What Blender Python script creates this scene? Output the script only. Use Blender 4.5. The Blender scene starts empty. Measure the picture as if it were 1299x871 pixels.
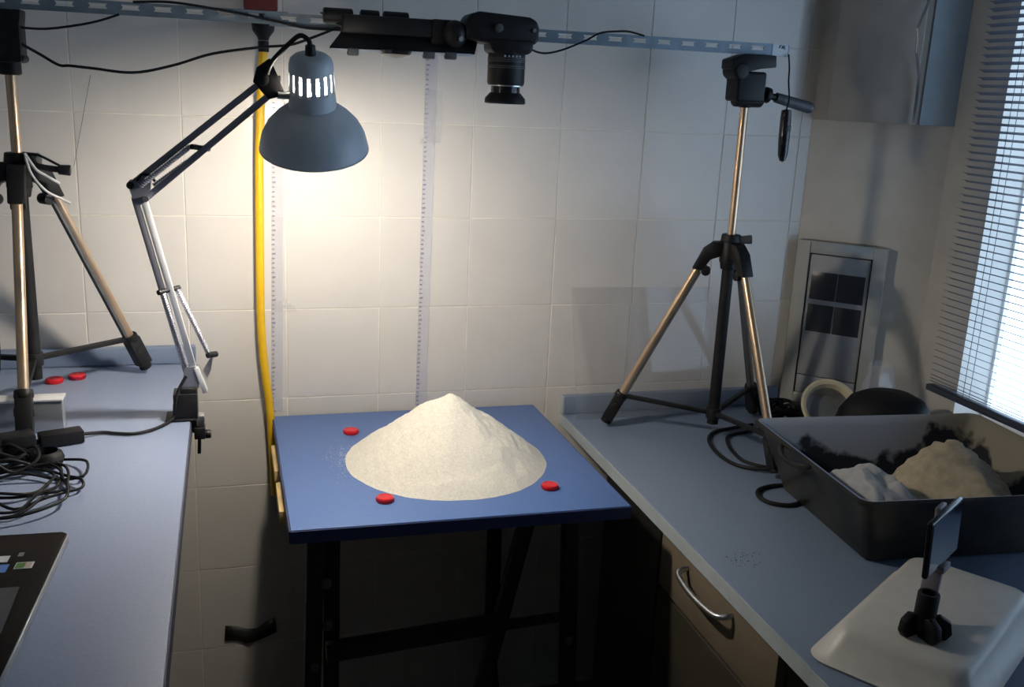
import bpy, bmesh, math, random
from mathutils import Vector, Matrix, Quaternion, noise
random.seed(7)
S = bpy.context.scene
COL = S.collection

# ------------------------------------------------------------------ camera
def look_basis(yaw, pitch, roll):
    F = Vector((math.sin(yaw)*math.cos(pitch), math.cos(yaw)*math.cos(pitch), -math.sin(pitch)))
    R = Vector((math.cos(yaw), -math.sin(yaw), 0)); U = R.cross(F)
    c, s = math.cos(roll), math.sin(roll)
    return F, R*c + U*s, U*c - R*s
cam = bpy.data.cameras.new('camera'); cam_o = bpy.data.objects.new('camera', cam); COL.objects.link(cam_o)
F, R, U = look_basis(0.28656, 0.25556, 0.045886)
cam_o.matrix_world = Matrix(((R.x, U.x, -F.x, -0.31220), (R.y, U.y, -F.y, -2.11136), (R.z, U.z, -F.z, 1.49764), (0, 0, 0, 1)))
cam.sensor_width = 36.0; cam.sensor_fit = 'HORIZONTAL'; cam.lens = 1242.65*36/1299; cam.clip_start = 0.02
S.camera = cam_o

# ------------------------------------------------------------------ world, lights, exposure
LAMP_POWER = 500.0      # emission strength of the bulb
SKY = 4.4               # brightness of the daylight outside
W = bpy.data.worlds.new('daylight'); S.world = W; W.use_nodes = True
bg = W.node_tree.nodes['Background']; bg.inputs[0].default_value = (0.52, 0.73, 1.0, 1); bg.inputs[1].default_value = SKY
pl = bpy.data.lights.new('window_portal', 'AREA'); pl.shape = 'RECTANGLE'; pl.size = 1.35; pl.size_y = 1.3; pl.cycles.is_portal = True
po = bpy.data.objects.new('window_portal', pl); COL.objects.link(po); po.location = (1.345, -1.03, 1.45); po.rotation_euler = (0, math.pi/2, 0)
S.view_settings.view_transform = 'Standard'; S.view_settings.look = 'None'; S.view_settings.gamma = 1; S.view_settings.use_curve_mapping = False
S.view_settings.exposure = 0.0
try:
    S.cycles.use_denoising = True; S.cycles.max_bounces = 8; S.cycles.sample_clamp_indirect = 6
except Exception: pass

# ------------------------------------------------------------------ materials
def mat(name, col, rough=0.5, metal=0.0, var=0.06, scale=30.0, bump=0.0, bscale=200.0, spec=0.5, rnd=0.0, emit=None, alpha=None, trans=0.0, col2=None, ior=1.45, ramp=(0.3, 0.7)):
    m = bpy.data.materials.new(name); m.use_nodes = True; nt = m.node_tree; N = nt.nodes; Lk = nt.links
    b = N['Principled BSDF']
    b.inputs['Roughness'].default_value = rough; b.inputs['Metallic'].default_value = metal
    b.inputs['Specular IOR Level'].default_value = spec; b.inputs['IOR'].default_value = ior
    b.inputs['Transmission Weight'].default_value = trans
    tc = N.new('ShaderNodeTexCoord'); nz = N.new('ShaderNodeTexNoise'); nz.inputs['Scale'].default_value = scale; nz.inputs['Detail'].default_value = 5
    Lk.new(tc.outputs['Object'], nz.inputs['Vector'])
    rp = N.new('ShaderNodeValToRGB'); Lk.new(nz.outputs['Fac'], rp.inputs[0])
    a = [max(0, c*(1-var*1.6)) for c in col]; z = [min(1, c*(1+var*1.6)) for c in (col2 or col)]
    rp.color_ramp.elements[0].position, rp.color_ramp.elements[1].position = ramp
    rp.color_ramp.elements[0].color = (*a, 1); rp.color_ramp.elements[1].color = (*z, 1)
    out = rp.outputs[0]
    if rnd:
        oi = N.new('ShaderNodeObjectInfo'); hv = N.new('ShaderNodeHueSaturation'); mr = N.new('ShaderNodeMapRange')
        mr.inputs['To Min'].default_value = 1-rnd; mr.inputs['To Max'].default_value = 1+rnd
        Lk.new(oi.outputs['Random'], mr.inputs['Value']); Lk.new(mr.outputs[0], hv.inputs['Value']); Lk.new(out, hv.inputs['Color']); out = hv.outputs[0]
    Lk.new(out, b.inputs['Base Color'])
    if bump:
        n2 = N.new('ShaderNodeTexNoise'); n2.inputs['Scale'].default_value = bscale; n2.inputs['Detail'].default_value = 4
        Lk.new(tc.outputs['Object'], n2.inputs['Vector'])
        bp = N.new('ShaderNodeBump'); bp.inputs['Strength'].default_value = bump; bp.inputs['Distance'].default_value = 0.002
        Lk.new(n2.outputs['Fac'], bp.inputs['Height']); Lk.new(bp.outputs[0], b.inputs['Normal'])
    if emit:
        b.inputs['Emission Color'].default_value = (*emit[0], 1); b.inputs['Emission Strength'].default_value = emit[1]
    if alpha is not None: b.inputs['Alpha'].default_value = alpha
    return m
def clear(name, tint, opacity, rough=0.1):
    """thin clear plastic or glass: mostly transparent, a glossy film and a faint body tint"""
    m = bpy.data.materials.new(name); m.use_nodes = True; nt = m.node_tree; N = nt.nodes; Lk = nt.links
    N.remove(N['Principled BSDF']); o = N['Material Output']
    t = N.new('ShaderNodeBsdfTransparent'); g = N.new('ShaderNodeBsdfGlossy'); g.inputs['Roughness'].default_value = rough
    d = N.new('ShaderNodeBsdfDiffuse'); d.inputs['Color'].default_value = (*tint, 1)
    nz = N.new('ShaderNodeTexNoise'); nz.inputs['Scale'].default_value = 12
    mr = N.new('ShaderNodeMapRange'); mr.inputs['To Min'].default_value = opacity*0.95; mr.inputs['To Max'].default_value = opacity*1.05
    Lk.new(nz.outputs['Fac'], mr.inputs['Value'])
    m1 = N.new('ShaderNodeMixShader'); Lk.new(mr.outputs[0], m1.inputs[0]); Lk.new(t.outputs[0], m1.inputs[1]); Lk.new(d.outputs[0], m1.inputs[2])
    fr = N.new('ShaderNodeFresnel'); ge = N.new('ShaderNodeNewGeometry'); io = N.new('ShaderNodeMapRange')
    io.inputs['To Min'].default_value = 1.4; io.inputs['To Max'].default_value = 1/1.4      # same film reflection on both faces
    Lk.new(ge.outputs['Backfacing'], io.inputs['Value']); Lk.new(io.outputs[0], fr.inputs['IOR'])
    m2 = N.new('ShaderNodeMixShader'); Lk.new(fr.outputs[0], m2.inputs[0]); Lk.new(m1.outputs[0], m2.inputs[1]); Lk.new(g.outputs[0], m2.inputs[2])
    Lk.new(m2.outputs[0], o.inputs['Surface'])
    return m
M = dict(
    tile=mat('wall_tile', (0.66, 0.63, 0.59), 0.32, var=0.02, scale=9, rnd=0.02, bump=0.05, bscale=25),
    grout=mat('grout', (0.80, 0.76, 0.68), 0.8, var=0.05),
    plaster=mat('cream_plaster', (0.62, 0.58, 0.52), 0.75, var=0.04, scale=14, bump=0.15, bscale=120),
    ceiling=mat('ceiling_paint', (0.55, 0.54, 0.52), 0.9, var=0.02),
    floor=mat('floor_vinyl', (0.10, 0.085, 0.07), 0.6, var=0.15, scale=12),
    benchL=mat('pale_blue_laminate', (0.255, 0.305, 0.435), 0.42, var=0.03, scale=220, bump=0.05, bscale=500),
    benchR=mat('grey_blue_laminate', (0.17, 0.22, 0.31), 0.38, var=0.03, scale=220, bump=0.05, bscale=500),
    edge=mat('bench_edge_band', (0.42, 0.47, 0.50), 0.45, var=0.04),
    edgeD=mat('dark_edge_band', (0.06, 0.06, 0.08), 0.5),
    table=mat('blue_table_laminate', (0.095, 0.175, 0.41), 0.45, var=0.03, scale=260, bump=0.04, bscale=600),
    tableE=mat('navy_edge_band', (0.020, 0.029, 0.09), 0.5),
    black=mat('black_plastic', (0.009, 0.009, 0.010), 0.5, var=0.2, spec=0.3),
    blackg=mat('glossy_black_plastic', (0.012, 0.012, 0.014), 0.18, var=0.1),
    rubber=mat('black_rubber', (0.009, 0.009, 0.010), 0.6, var=0.2, spec=0.25),
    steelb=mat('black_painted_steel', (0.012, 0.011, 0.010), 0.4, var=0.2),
    brass=mat('champagne_metal', (0.62, 0.45, 0.30), 0.33, metal=0.85, var=0.05),
    darkgrey=mat('dark_grey_plastic', (0.07, 0.075, 0.08), 0.45, var=0.12),
    lamp=mat('grey_lamp_enamel', (0.50, 0.54, 0.58), 0.38, var=0.03, scale=60),
    lampin=mat('white_lamp_lining', (0.85, 0.84, 0.80), 0.5, var=0.01),
    armg=mat('grey_lamp_arm', (0.32, 0.32, 0.37), 0.35, metal=0.6),
    armw=mat('bright_lamp_arm', (0.82, 0.82, 0.82), 0.3, metal=0.3),
    steel=mat('steel', (0.62, 0.63, 0.64), 0.28, metal=0.95),
    galv=mat('galvanised_rail', (0.17, 0.215, 0.26), 0.45, metal=0.35, var=0.1, scale=50),
    sand=mat('pale_powder', (0.84, 0.80, 0.70), 0.95, var=0.06, scale=240, bump=0.55, bscale=420, spec=0.1),
    red=mat('red_plastic', (0.62, 0.012, 0.022), 0.28, var=0.05),
    reddull=mat('dull_red_paint', (0.14, 0.012, 0.014), 0.55, var=0.1),
    navy=mat('navy_plastic', (0.02, 0.02, 0.07), 0.5),
    hose=mat('yellow_rubber_hose', (0.78, 0.46, 0.015), 0.42, var=0.05),
    wood=mat('pale_wood', (0.66, 0.47, 0.22), 0.6, var=0.12, scale=25),
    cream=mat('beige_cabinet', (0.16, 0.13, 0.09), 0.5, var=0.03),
    drawershade=mat('shaded_drawer_brown', (0.035, 0.029, 0.020), 0.55, var=0.08),  # lower drawer fronts: shade below the table put into their colour
    deck=mat('matt_black_deck', (0.008, 0.0065, 0.0065), 0.65, var=0.15, spec=0.08),
    greyd=mat('cabinet_grey', (0.30, 0.36, 0.40), 0.4, var=0.04),
    taupe=mat('taupe_cabinet_door', (0.42, 0.385, 0.34), 0.5, var=0.03),
    panel=mat('panel_grey', (0.38, 0.37, 0.34), 0.5, var=0.04),
    panelin=mat('panel_door_grey', (0.33, 0.33, 0.34), 0.5, var=0.05),
    gap=mat('dark_gap', (0.01, 0.01, 0.01), 0.9),
    breaker=mat('smoked_cover', (0.035, 0.036, 0.04), 0.3),
    slat=mat('blind_slat', (0.10, 0.115, 0.15), 0.4, metal=0.2),
    railb=mat('blind_rail', (0.05, 0.06, 0.085), 0.4),
    sill=mat('window_sill', (0.55, 0.42, 0.33), 0.5),
    frame=mat('white_window_frame', (0.75, 0.76, 0.78), 0.4),
    tub=mat('dusty_black_tub', (0.009, 0.010, 0.013), 0.36, var=0.3, scale=14, col2=(0.028, 0.025, 0.018), spec=0.4),
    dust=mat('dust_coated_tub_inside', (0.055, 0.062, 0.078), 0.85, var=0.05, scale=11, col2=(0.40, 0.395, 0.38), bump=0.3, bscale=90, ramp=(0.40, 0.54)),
    sand2=mat('tan_powder', (0.50, 0.42, 0.30), 0.95, var=0.1, scale=60, bump=0.5, bscale=200, spec=0.1),
    ash=mat('grey_powder', (0.40, 0.40, 0.40), 0.95, var=0.06, scale=60, bump=0.3, bscale=200, spec=0.1),
    white=mat('white_plastic', (0.62, 0.60, 0.55), 0.35, var=0.03),
    ivory=mat('cream_enamel', (0.66, 0.58, 0.40), 0.25, var=0.05),
    greym=mat('grey_metal_inside', (0.30, 0.29, 0.27), 0.3, metal=0.6),
    silver=mat('silver_plastic', (0.36, 0.37, 0.38), 0.22, metal=0.5),
    phone=mat('phone_screen', (0.012, 0.016, 0.03), 0.04, var=0.0, spec=0.9),
    greyp=mat('mauve_grey_plastic', (0.21, 0.19, 0.21), 0.4),
    whitecord=mat('white_cord', (0.60, 0.59, 0.57), 0.6),
    tapeb=mat('black_tape', (0.014, 0.016, 0.016), 0.5),
    paper=mat('white_paper', (0.62, 0.64, 0.66), 0.7),
    blue=mat('blue_print', (0.10, 0.22, 0.55), 0.4), green=mat('green_print', (0.10, 0.22, 0.05), 0.4),
    pink=mat('pale_print', (0.55, 0.42, 0.36), 0.4),
    ink=mat('dark_ink', (0.05, 0.06, 0.12), 0.7),
    tick=mat('ruler_print', (0.26, 0.24, 0.33), 0.7),
    ruler=clear('clear_ruler_plastic', (0.80, 0.80, 0.88), 0.28, 0.12),
    film=clear('clear_tape_film', (0.85, 0.85, 0.88), 0.18, 0.06),
    acryl=clear('clear_acrylic', (0.55, 0.55, 0.58), 0.07, 0.05),
    pane=clear('window_glass', (0.8, 0.85, 0.9), 0.03, 0.02),
    bulb=mat('glowing_bulb', (0.9, 0.9, 0.9), 0.4, emit=((1.0, 0.91, 0.79), LAMP_POWER)),
)

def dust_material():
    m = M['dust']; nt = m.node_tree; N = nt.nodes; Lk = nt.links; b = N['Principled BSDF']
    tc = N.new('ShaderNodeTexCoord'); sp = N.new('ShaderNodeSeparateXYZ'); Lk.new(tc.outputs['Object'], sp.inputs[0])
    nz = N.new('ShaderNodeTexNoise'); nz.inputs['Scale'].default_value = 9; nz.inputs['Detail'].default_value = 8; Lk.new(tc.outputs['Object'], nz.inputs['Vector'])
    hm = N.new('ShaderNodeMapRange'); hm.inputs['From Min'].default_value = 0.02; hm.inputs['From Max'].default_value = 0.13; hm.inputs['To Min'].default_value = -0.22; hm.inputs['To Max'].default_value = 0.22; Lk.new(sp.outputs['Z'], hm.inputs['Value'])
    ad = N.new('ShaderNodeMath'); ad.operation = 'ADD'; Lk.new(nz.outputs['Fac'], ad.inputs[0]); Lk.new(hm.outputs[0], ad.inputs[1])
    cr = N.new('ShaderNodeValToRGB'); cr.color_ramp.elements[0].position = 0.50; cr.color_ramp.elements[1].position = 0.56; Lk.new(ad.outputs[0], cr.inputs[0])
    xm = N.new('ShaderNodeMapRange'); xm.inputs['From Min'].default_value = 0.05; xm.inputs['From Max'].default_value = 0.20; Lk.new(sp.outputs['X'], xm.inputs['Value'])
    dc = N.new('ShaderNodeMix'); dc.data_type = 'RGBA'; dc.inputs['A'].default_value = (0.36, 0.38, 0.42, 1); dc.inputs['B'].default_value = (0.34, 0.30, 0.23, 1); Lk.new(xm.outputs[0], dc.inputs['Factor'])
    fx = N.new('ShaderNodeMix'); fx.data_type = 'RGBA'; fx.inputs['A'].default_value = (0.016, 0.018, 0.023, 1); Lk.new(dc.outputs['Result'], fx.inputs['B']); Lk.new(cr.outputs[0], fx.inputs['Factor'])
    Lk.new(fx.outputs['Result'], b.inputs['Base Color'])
dust_material()

# ------------------------------------------------------------------ mesh builder
def V(*a): return Vector(a)
def axis_frame(d):
    d = d.normalized(); u = d.orthogonal().normalized(); return u, d.cross(u), d
class MB:
    def __init__(self): self.v = []; self.f = []
    def add(self, vs, fs):
        o = len(self.v); self.v += [Vector(p) for p in vs]; self.f += [tuple(i+o for i in q) for q in fs]; return self
    def box(self, c, s, rot=None):
        c = Vector(c); hx, hy, hz = s[0]/2, s[1]/2, s[2]/2
        vs = [Vector((x, y, z)) for x in (-hx, hx) for y in (-hy, hy) for z in (-hz, hz)]
        if rot is not None: vs = [rot @ p for p in vs]
        return self.add([p+c for p in vs], [(0, 1, 3, 2), (4, 6, 7, 5), (0, 4, 5, 1), (2, 3, 7, 6), (0, 2, 6, 4), (1, 5, 7, 3)])
    def bar(self, p0, p1, w, h, up=(0, 0, 1)):
        p0, p1 = Vector(p0), Vector(p1); d = (p1-p0).normalized(); up = Vector(up)
        x = d.cross(up); x = d.orthogonal() if x.length < 1e-4 else x; x.normalize(); y = x.cross(d).normalized()
        vs = [p + x*a*w/2 + y*b*h/2 for p in (p0, p1) for a, b in ((-1, -1), (1, -1), (1, 1), (-1, 1))]
        return self.add(vs, [(3, 2, 1, 0), (4, 5, 6, 7)]+[(i, (i+1) % 4, (i+1) % 4+4, i+4) for i in range(4)])
    def extrude(self, poly, vec):
        n = len(poly); vec = Vector(vec); P = [Vector(p) for p in poly]
        return self.add(P+[p+vec for p in P], [tuple(range(n))[::-1], tuple(range(n, 2*n))]+[(i, (i+1) % n, (i+1) % n+n, i+n) for i in range(n)])
    def cyl(self, p0, p1, r0, r1=None, n=16, cap=True):
        r1 = r0 if r1 is None else r1; p0, p1 = Vector(p0), Vector(p1); u, w, d = axis_frame(p1-p0)
        vs = []
        for p, r in ((p0, r0), (p1, r1)):
            vs += [p+(u*math.cos(t)+w*math.sin(t))*r for t in (2*math.pi*i/n for i in range(n))]
        fs = [(i, (i+1) % n, (i+1) % n+n, i+n) for i in range(n)]
        if cap: fs += [tuple(range(n))[::-1], tuple(range(n, 2*n))]
        return self.add(vs, fs)
    def lathe(self, prof, o, ax=(0, 0, 1), n=32, closed=False, skip=None):
        o = Vector(o); ax = Vector(ax).normalized(); u, w, d = axis_frame(ax); vs = []; fs = []
        for r, h in prof:
            vs += [o+d*h+(u*math.cos(t)+w*math.sin(t))*r for t in (2*math.pi*i/n for i in range(n))]
        m = len(prof)
        for k in range(m if closed else m-1):
            k2 = (k+1) % m
            for i in range(n):
                if skip and skip(k, i): continue
                fs.append((k*n+i, k*n+(i+1) % n, k2*n+(i+1) % n, k2*n+i))
        return self.add(vs, fs)
    def tube(self, pts, r, n=8, sub=6, closed=False):
        P = [Vector(p) for p in pts]; m = len(P); C = []
        rng = range(m if closed else m-1)
        for i in rng:
            if closed: a, b, c, d = P[i-1], P[i], P[(i+1) % m], P[(i+2) % m]
            else: a, b, c, d = P[max(i-1, 0)], P[i], P[i+1], P[min(i+2, m-1)]
            for k in range(sub):
                t = k/sub
                C.append(0.5*((2*b)+(c-a)*t+(2*a-5*b+4*c-d)*t*t+(3*b-a-3*c+d)*t**3))
        if not closed: C.append(P[-1])
        vs = []; k = len(C); up = None
        for i, p in enumerate(C):
            t = (C[(i+1) % k if closed else min(i+1, k-1)] - C[i-1 if closed else max(i-1, 0)])
            if t.length < 1e-9: t = Vector((0, 0, 1))
            t.normalize()
            up = t.orthogonal() if up is None else up - t*up.dot(t)
            if up.length < 1e-6: up = t.orthogonal()
            up.normalize(); w = t.cross(up)
            vs += [p+(up*math.cos(a)+w*math.sin(a))*r for a in (2*math.pi*j/n for j in range(n))]
        fs = [(i*n+j, i*n+(j+1) % n, ((i+1) % k)*n+(j+1) % n, ((i+1) % k)*n+j) for i in range(k if closed else k-1) for j in range(n)]
        if not closed: fs += [tuple(range(n))[::-1], tuple(range((k-1)*n, k*n))]
        return self.add(vs, fs)
    def ball(self, c, r, n=16, sc=(1, 1, 1)):
        vs = []; c = Vector(c); rings = max(4, n//2)
        prof = [(max(1e-5, math.sin(math.pi*i/rings)), -math.cos(math.pi*i/rings)) for i in range(rings+1)]
        t = MB(); t.lathe(prof, (0, 0, 0), (0, 0, 1), n)
        return self.add([c+Vector((p.x*sc[0]*r, p.y*sc[1]*r, p.z*sc[2]*r)) for p in t.v], t.f)
    def mesh(self, name, material, bevel=0.0, seg=2, org=Vector((0, 0, 0)), angle=40):
        me = bpy.data.meshes.new(name)
        me.from_pydata([p-org for p in self.v], [], self.f); me.validate()
        bm = bmesh.new(); bm.from_mesh(me); bmesh.ops.remove_doubles(bm, verts=bm.verts, dist=1e-6)
        bmesh.ops.recalc_face_normals(bm, faces=bm.faces)
        if bevel:
            es = [e for e in bm.edges if len(e.link_faces) == 2 and e.calc_face_angle(0) > math.radians(35)]
            bmesh.ops.bevel(bm, geom=es, offset=bevel, segments=seg, affect='EDGES', profile=0.5, clamp_overlap=True)
        bm.to_mesh(me); bm.free()
        me.shade_smooth(); me.set_sharp_from_angle(angle=math.radians(angle))
        me.materials.append(material); return me
    def build(self, name, material, parent=None, bevel=0.0, seg=2, angle=40, org=None):
        # a child keeps world coordinates: its mesh is written relative to the thing's base point
        if parent is not None: org = BASE[parent.name]
        elif org is None:
            zs = [p.z for p in self.v]; org = Vector((sum(p.x for p in self.v)/len(self.v), sum(p.y for p in self.v)/len(self.v), min(zs)))
        o = bpy.data.objects.new(name, self.mesh(name, M[material], bevel, seg, Vector(org), angle)); COL.objects.link(o)
        if parent is not None: o.parent = parent
        else: o.location = org
        BASE[o.name] = Vector(org); return o
BASE = {}
def thing(name, base, label, cat, group=None):
    o = bpy.data.objects.new(name, None); COL.objects.link(o); o.location = base; o.empty_display_size = 0.03
    BASE[o.name] = Vector(base); return tag(o, label, cat, group)
def tag(o, label, cat=None, group=None, kind=None):
    o['label'] = label
    if cat: o['category'] = cat
    if group: o['group'] = group
    if kind: o['kind'] = kind
    return o
def struct(o, label=None):
    o['kind'] = 'structure'
    if label: o['label'] = label
    return o

# ------------------------------------------------------------------ the room
struct(MB().box((-0.1, -1.8, -0.05), (3.0, 3.9, 0.1)).build('floor', 'floor'), 'dark floor under the benches and the table')
struct(MB().box((-0.1, -1.8, 2.65), (3.0, 3.9, 0.1)).build('ceiling', 'ceiling'), 'pale painted ceiling')
wb = struct(MB().box((-0.18, 0.05, 1.3), (2.42, 0.1, 2.6)).build('wall_back', 'grout'), 'cream wall of large square tiles with pale joints')
TS, GAP = 0.2, 0.0022
def tile_mesh(w, h): return MB().box((0, 0.0, 0), (w-GAP, 0.003, h-GAP)).mesh('tile', M['tile'], 0.0006, 1)
full = tile_mesh(TS, TS); part_tile = tile_mesh(0.03, TS)
for i in range(-2, 10):
    for j in range(-3, 7):
        z = 1.4133 - 0.2*j - 0.1
        if z > 2.3: continue
        if i < 9: me, x = full, (i-4)*TS + 0.1
        else: me, x = part_tile, 1.015
        t = bpy.data.objects.new('tile', me); COL.objects.link(t); t.parent = wb; t.location = Vector((x, 0.0, z)) - wb.location
# chamfered corner and right wall with its window opening
struct(MB().extrude([(1.03, 0, 0), (1.25, -0.22, 0), (1.35, -0.22, 0), (1.35, 0.1, 0), (1.03, 0.1, 0)], (0, 0, 2.6)).build('wall_corner', 'plaster'), 'cream chamfered wall between tiled wall and window wall')
wr = MB()
wr.box((1.30, -0.29, 1.3), (0.1, 0.15, 2.6)); wr.box((1.30, -1.03, 0.40), (0.1, 1.33, 0.80)); wr.box((1.30, -1.03, 2.35), (0.1, 1.33, 0.5)); wr.box((1.30, -2.72, 1.3), (0.1, 2.05, 2.6))
struct(wr.build('wall_right', 'plaster'), 'cream plaster wall holding the window')
struct(MB().box((-1.45, -1.8, 1.3), (0.1, 3.9, 2.6)).build('wall_left', 'plaster'), 'cream side wall left of the pale bench')
struct(MB().box((-0.1, -3.7, 1.3), (3.0, 0.1, 2.6)).build('wall_rear', 'plaster'), 'cream wall opposite the tiled wall')
wf = MB()
for y in (-0.375, -1.03, -1.685): wf.box((1.335, y+(0.006 if y > -0.5 else 0), 1.45), (0.02 if y == -1.03 else 0.006, 0.004 if y != -1.03 else 0.04, 1.30))
for z in (0.815, 2.085): wf.box((1.335, -1.03, z), (0.02, 1.33, 0.03))
win = struct(wf.build('window_1', 'frame', bevel=0.003), 'white framed window behind the lowered blind')
for y in (-0.7075, -1.3525): MB().box((1.335, y, 1.45), (0.004, 0.635, 1.24)).build('pane', 'pane', win)
MB().box((1.275, -1.03, 0.805), (0.15, 1.31, 0.02)).build('window_sill', 'sill', win, bevel=0.003)

# ------------------------------------------------------------------ benches
b = thing('workbench', (-0.9, -1.2, 0), 'pale blue laminate workbench carrying the left tripod and the laptop', 'workbench')
MB().box((-0.884, -1.21, 0.8898), (0.99, 2.38, 0.03)).build('worktop', 'benchL', b, bevel=0.002)
MB().box((-0.3885, -1.21, 0.8885), (0.003, 2.38, 0.027)).build('edge_band', 'edgeD', b)
MB().box((-0.884, -0.012, 0.9235), (0.99, 0.02, 0.037)).build('backsplash', 'benchR', b, bevel=0.003)
MB().box((-1.05, -1.2, 0.4374), (0.6, 2.2, 0.8748)).build('base_cabinet', 'cream', b, bevel=0.003)
b = thing('workbench', (0.85, -0.9, 0), 'grey-blue laminate workbench carrying the right tripod and the black tub', 'workbench')
top = MB(); top.extrude([(0.438, -0.001, 0.72), (0.432, -2.3, 0.72), (1.245, -2.3, 0.72), (1.245, -0.235, 0.72), (1.012, -0.001, 0.72)], (0, 0, 0.03))
top.build('worktop', 'benchR', b, bevel=0.002)
MB().extrude([(0.4365, -0.001, 0.7215), (0.4305, -2.3, 0.7215), (0.4335, -2.3, 0.7215), (0.4395, -0.001, 0.7215)], (0, 0, 0.0265)).build('edge_band', 'edge', b)
MB().box((0.726, -0.012, 0.772), (0.572, 0.02, 0.044)).build('backsplash', 'benchR', b, bevel=0.003)
MB().box((0.438, -0.012, 0.772), (0.004, 0.018, 0.042)).build('end_cap', 'edge', b)
c = thing('drawer_unit', (0.8, -0.785, 0), 'drawer unit with beige top drawer and steel handle under the grey-blue bench', 'drawer unit')
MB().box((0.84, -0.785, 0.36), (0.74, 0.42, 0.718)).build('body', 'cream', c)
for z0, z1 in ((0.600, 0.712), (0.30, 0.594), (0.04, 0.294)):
    d = MB().box((0.459, -0.785, (z0+z1)/2), (0.018, 0.414, z1-z0)).build('drawer_front', 'cream' if z0 > 0.5 else 'drawershade', c, bevel=0.002)
    if z0 > 0.5:
        h = MB(); hz = 0.690
        h.tube([(0.449, -0.690, hz), (0.436, -0.691, hz-0.002), (0.425, -0.705, hz-0.006), (0.422, -0.77, hz-0.010), (0.425, -0.835, hz-0.006), (0.436, -0.852, hz-0.002), (0.449, -0.853, hz)], 0.0052, 10, 5)
        h.build('handle', 'steel', d)
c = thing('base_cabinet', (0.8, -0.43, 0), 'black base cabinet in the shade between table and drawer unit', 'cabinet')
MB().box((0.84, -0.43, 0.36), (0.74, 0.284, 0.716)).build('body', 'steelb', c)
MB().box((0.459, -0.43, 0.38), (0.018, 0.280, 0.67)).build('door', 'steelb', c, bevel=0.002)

# ------------------------------------------------------------------ table on a folding stand
t = thing('square_table', (0.066, -0.31, 0), 'square blue tabletop on a black folding steel stand', 'table')
TZ = 0.778
tp = MB().extrude([(-0.232, -0.018, TZ-0.024), (-0.230, -0.598, TZ-0.024), (0.369, -0.605, TZ-0.024), (0.361, -0.020, TZ-0.024)], (0, 0, 0.024)).build('tabletop', 'table', t, bevel=0.0015)
tp['label'] = 'blue laminate tabletop'
for p, q in (((-0.2305, -0.5995), (0.3695, -0.6065)), ((0.3700, -0.605), (0.3622, -0.020)), ((-0.2335, -0.018), (-0.2315, -0.598))):
    MB().bar((*p, TZ-0.013), (*q, TZ-0.013), 0.0025, 0.022).build('edge_band', 'tableE', t)
for y0, y1 in ((-0.13, -0.275), (-0.33, -0.465)):
    MB().box((-0.20, (y0+y1)/2, 0.741), (0.085, abs(y1-y0), 0.024)).build('wooden_jaw', 'wood', t, bevel=0.002)
leg = [((-0.183, -0.52, 0.752), (-0.205, -0.54, 0.0)), ((-0.150, -0.46, 0.752), (-0.155, -0.45, 0.0)),
       ((0.285, -0.52, 0.752), (0.310, -0.54, 0.0)), ((0.250, -0.12, 0.752), (0.265, -0.10, 0.0))]
for p, q in leg: MB().bar(p, q, 0.030, 0.026, (0, 1, 0)).build('leg', 'steelb', t, bevel=0.003)
MB().bar((0.228, -0.47, 0.752), (0.067, -0.47, 0.0), 0.030, 0.022, (0, 1, 0)).build('leg', 'steelb', t, bevel=0.003)
MB().bar((-0.165, -0.505, 0.487), (0.176, -0.485, 0.497), 0.018, 0.038).build('crossbar', 'steelb', t, bevel=0.003)
MB().bar((0.170, -0.455, 0.47), (0.288, -0.50, 0.505), 0.012, 0.016).build('stay', 'steelb', t)
MB().bar((0.160, -0.45, 0.445), (0.235, -0.40, 0.02), 0.008, 0.008).build('stay', 'steelb', t)
MB().box((0.066, -0.31, 0.745), (0.50, 0.40, 0.016)).build('under_frame', 'steelb', t)
for x, y, z in ((-0.168, -0.536, 0.642), (-0.165, -0.536, 0.56), (0.292, -0.537, 0.475), (-0.188, -0.536, 0.48)):
    MB().ball((x, y, z), 0.011, 12, (1, 0.7, 1)).build('bolt', 'darkgrey', t)

# ------------------------------------------------------------------ powder heap
PC = Vector((0.088, -0.331, TZ)); PR, PH = 0.199, 0.138
heap = MB(); NA, NR = 180, 84; vs = []; fs = []
for k in range(NR+1):
    rr = k/NR
    for a in range(NA):
        th = 2*math.pi*a/NA; cx, sx = math.cos(th), math.sin(th)
        edge = 1 + 0.018*noise.noise(V(cx*1.6, sx*1.6, 3.1)) + 0.008*noise.noise(V(cx*9, sx*9, 1.7))
        r = rr*PR*edge
        h = PH*((1-rr)**0.98) + 0.004*math.sin(math.pi*rr)*(1+0.4*noise.noise(V(cx*2, sx*2, 8)))
        x, y = r*cx, r*sx
        fade = min(1, (1-rr)*6)
        h += fade*(0.0044*noise.noise(V(x*24, y*24, 0)) + 0.0022*noise.noise(V(x*80, y*80, 5)) + 0.0009*noise.noise(V(x*220, y*220, 2)))
        bump_d = (V(x, y, 0)-V(-0.052, 0.035, 0)).length
        h += 0.006*math.exp(-(bump_d/0.022)**2)
        vs.append(PC+V(x+0.003*(1-rr), y, max(h, 0.0004)))
for k in range(NR):
    for a in range(NA): fs.append((k*NA+a, k*NA+(a+1) % NA, (k+1)*NA+(a+1) % NA, (k+1)*NA+a))
fs.append(tuple(NR*NA+a for a in range(NA))[::-1])
heap.add(vs, fs); tag(heap.build('powder_heap', 'sand', angle=80), 'conical heap of pale cream powder on the blue table', 'powder', kind='stuff')
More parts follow.
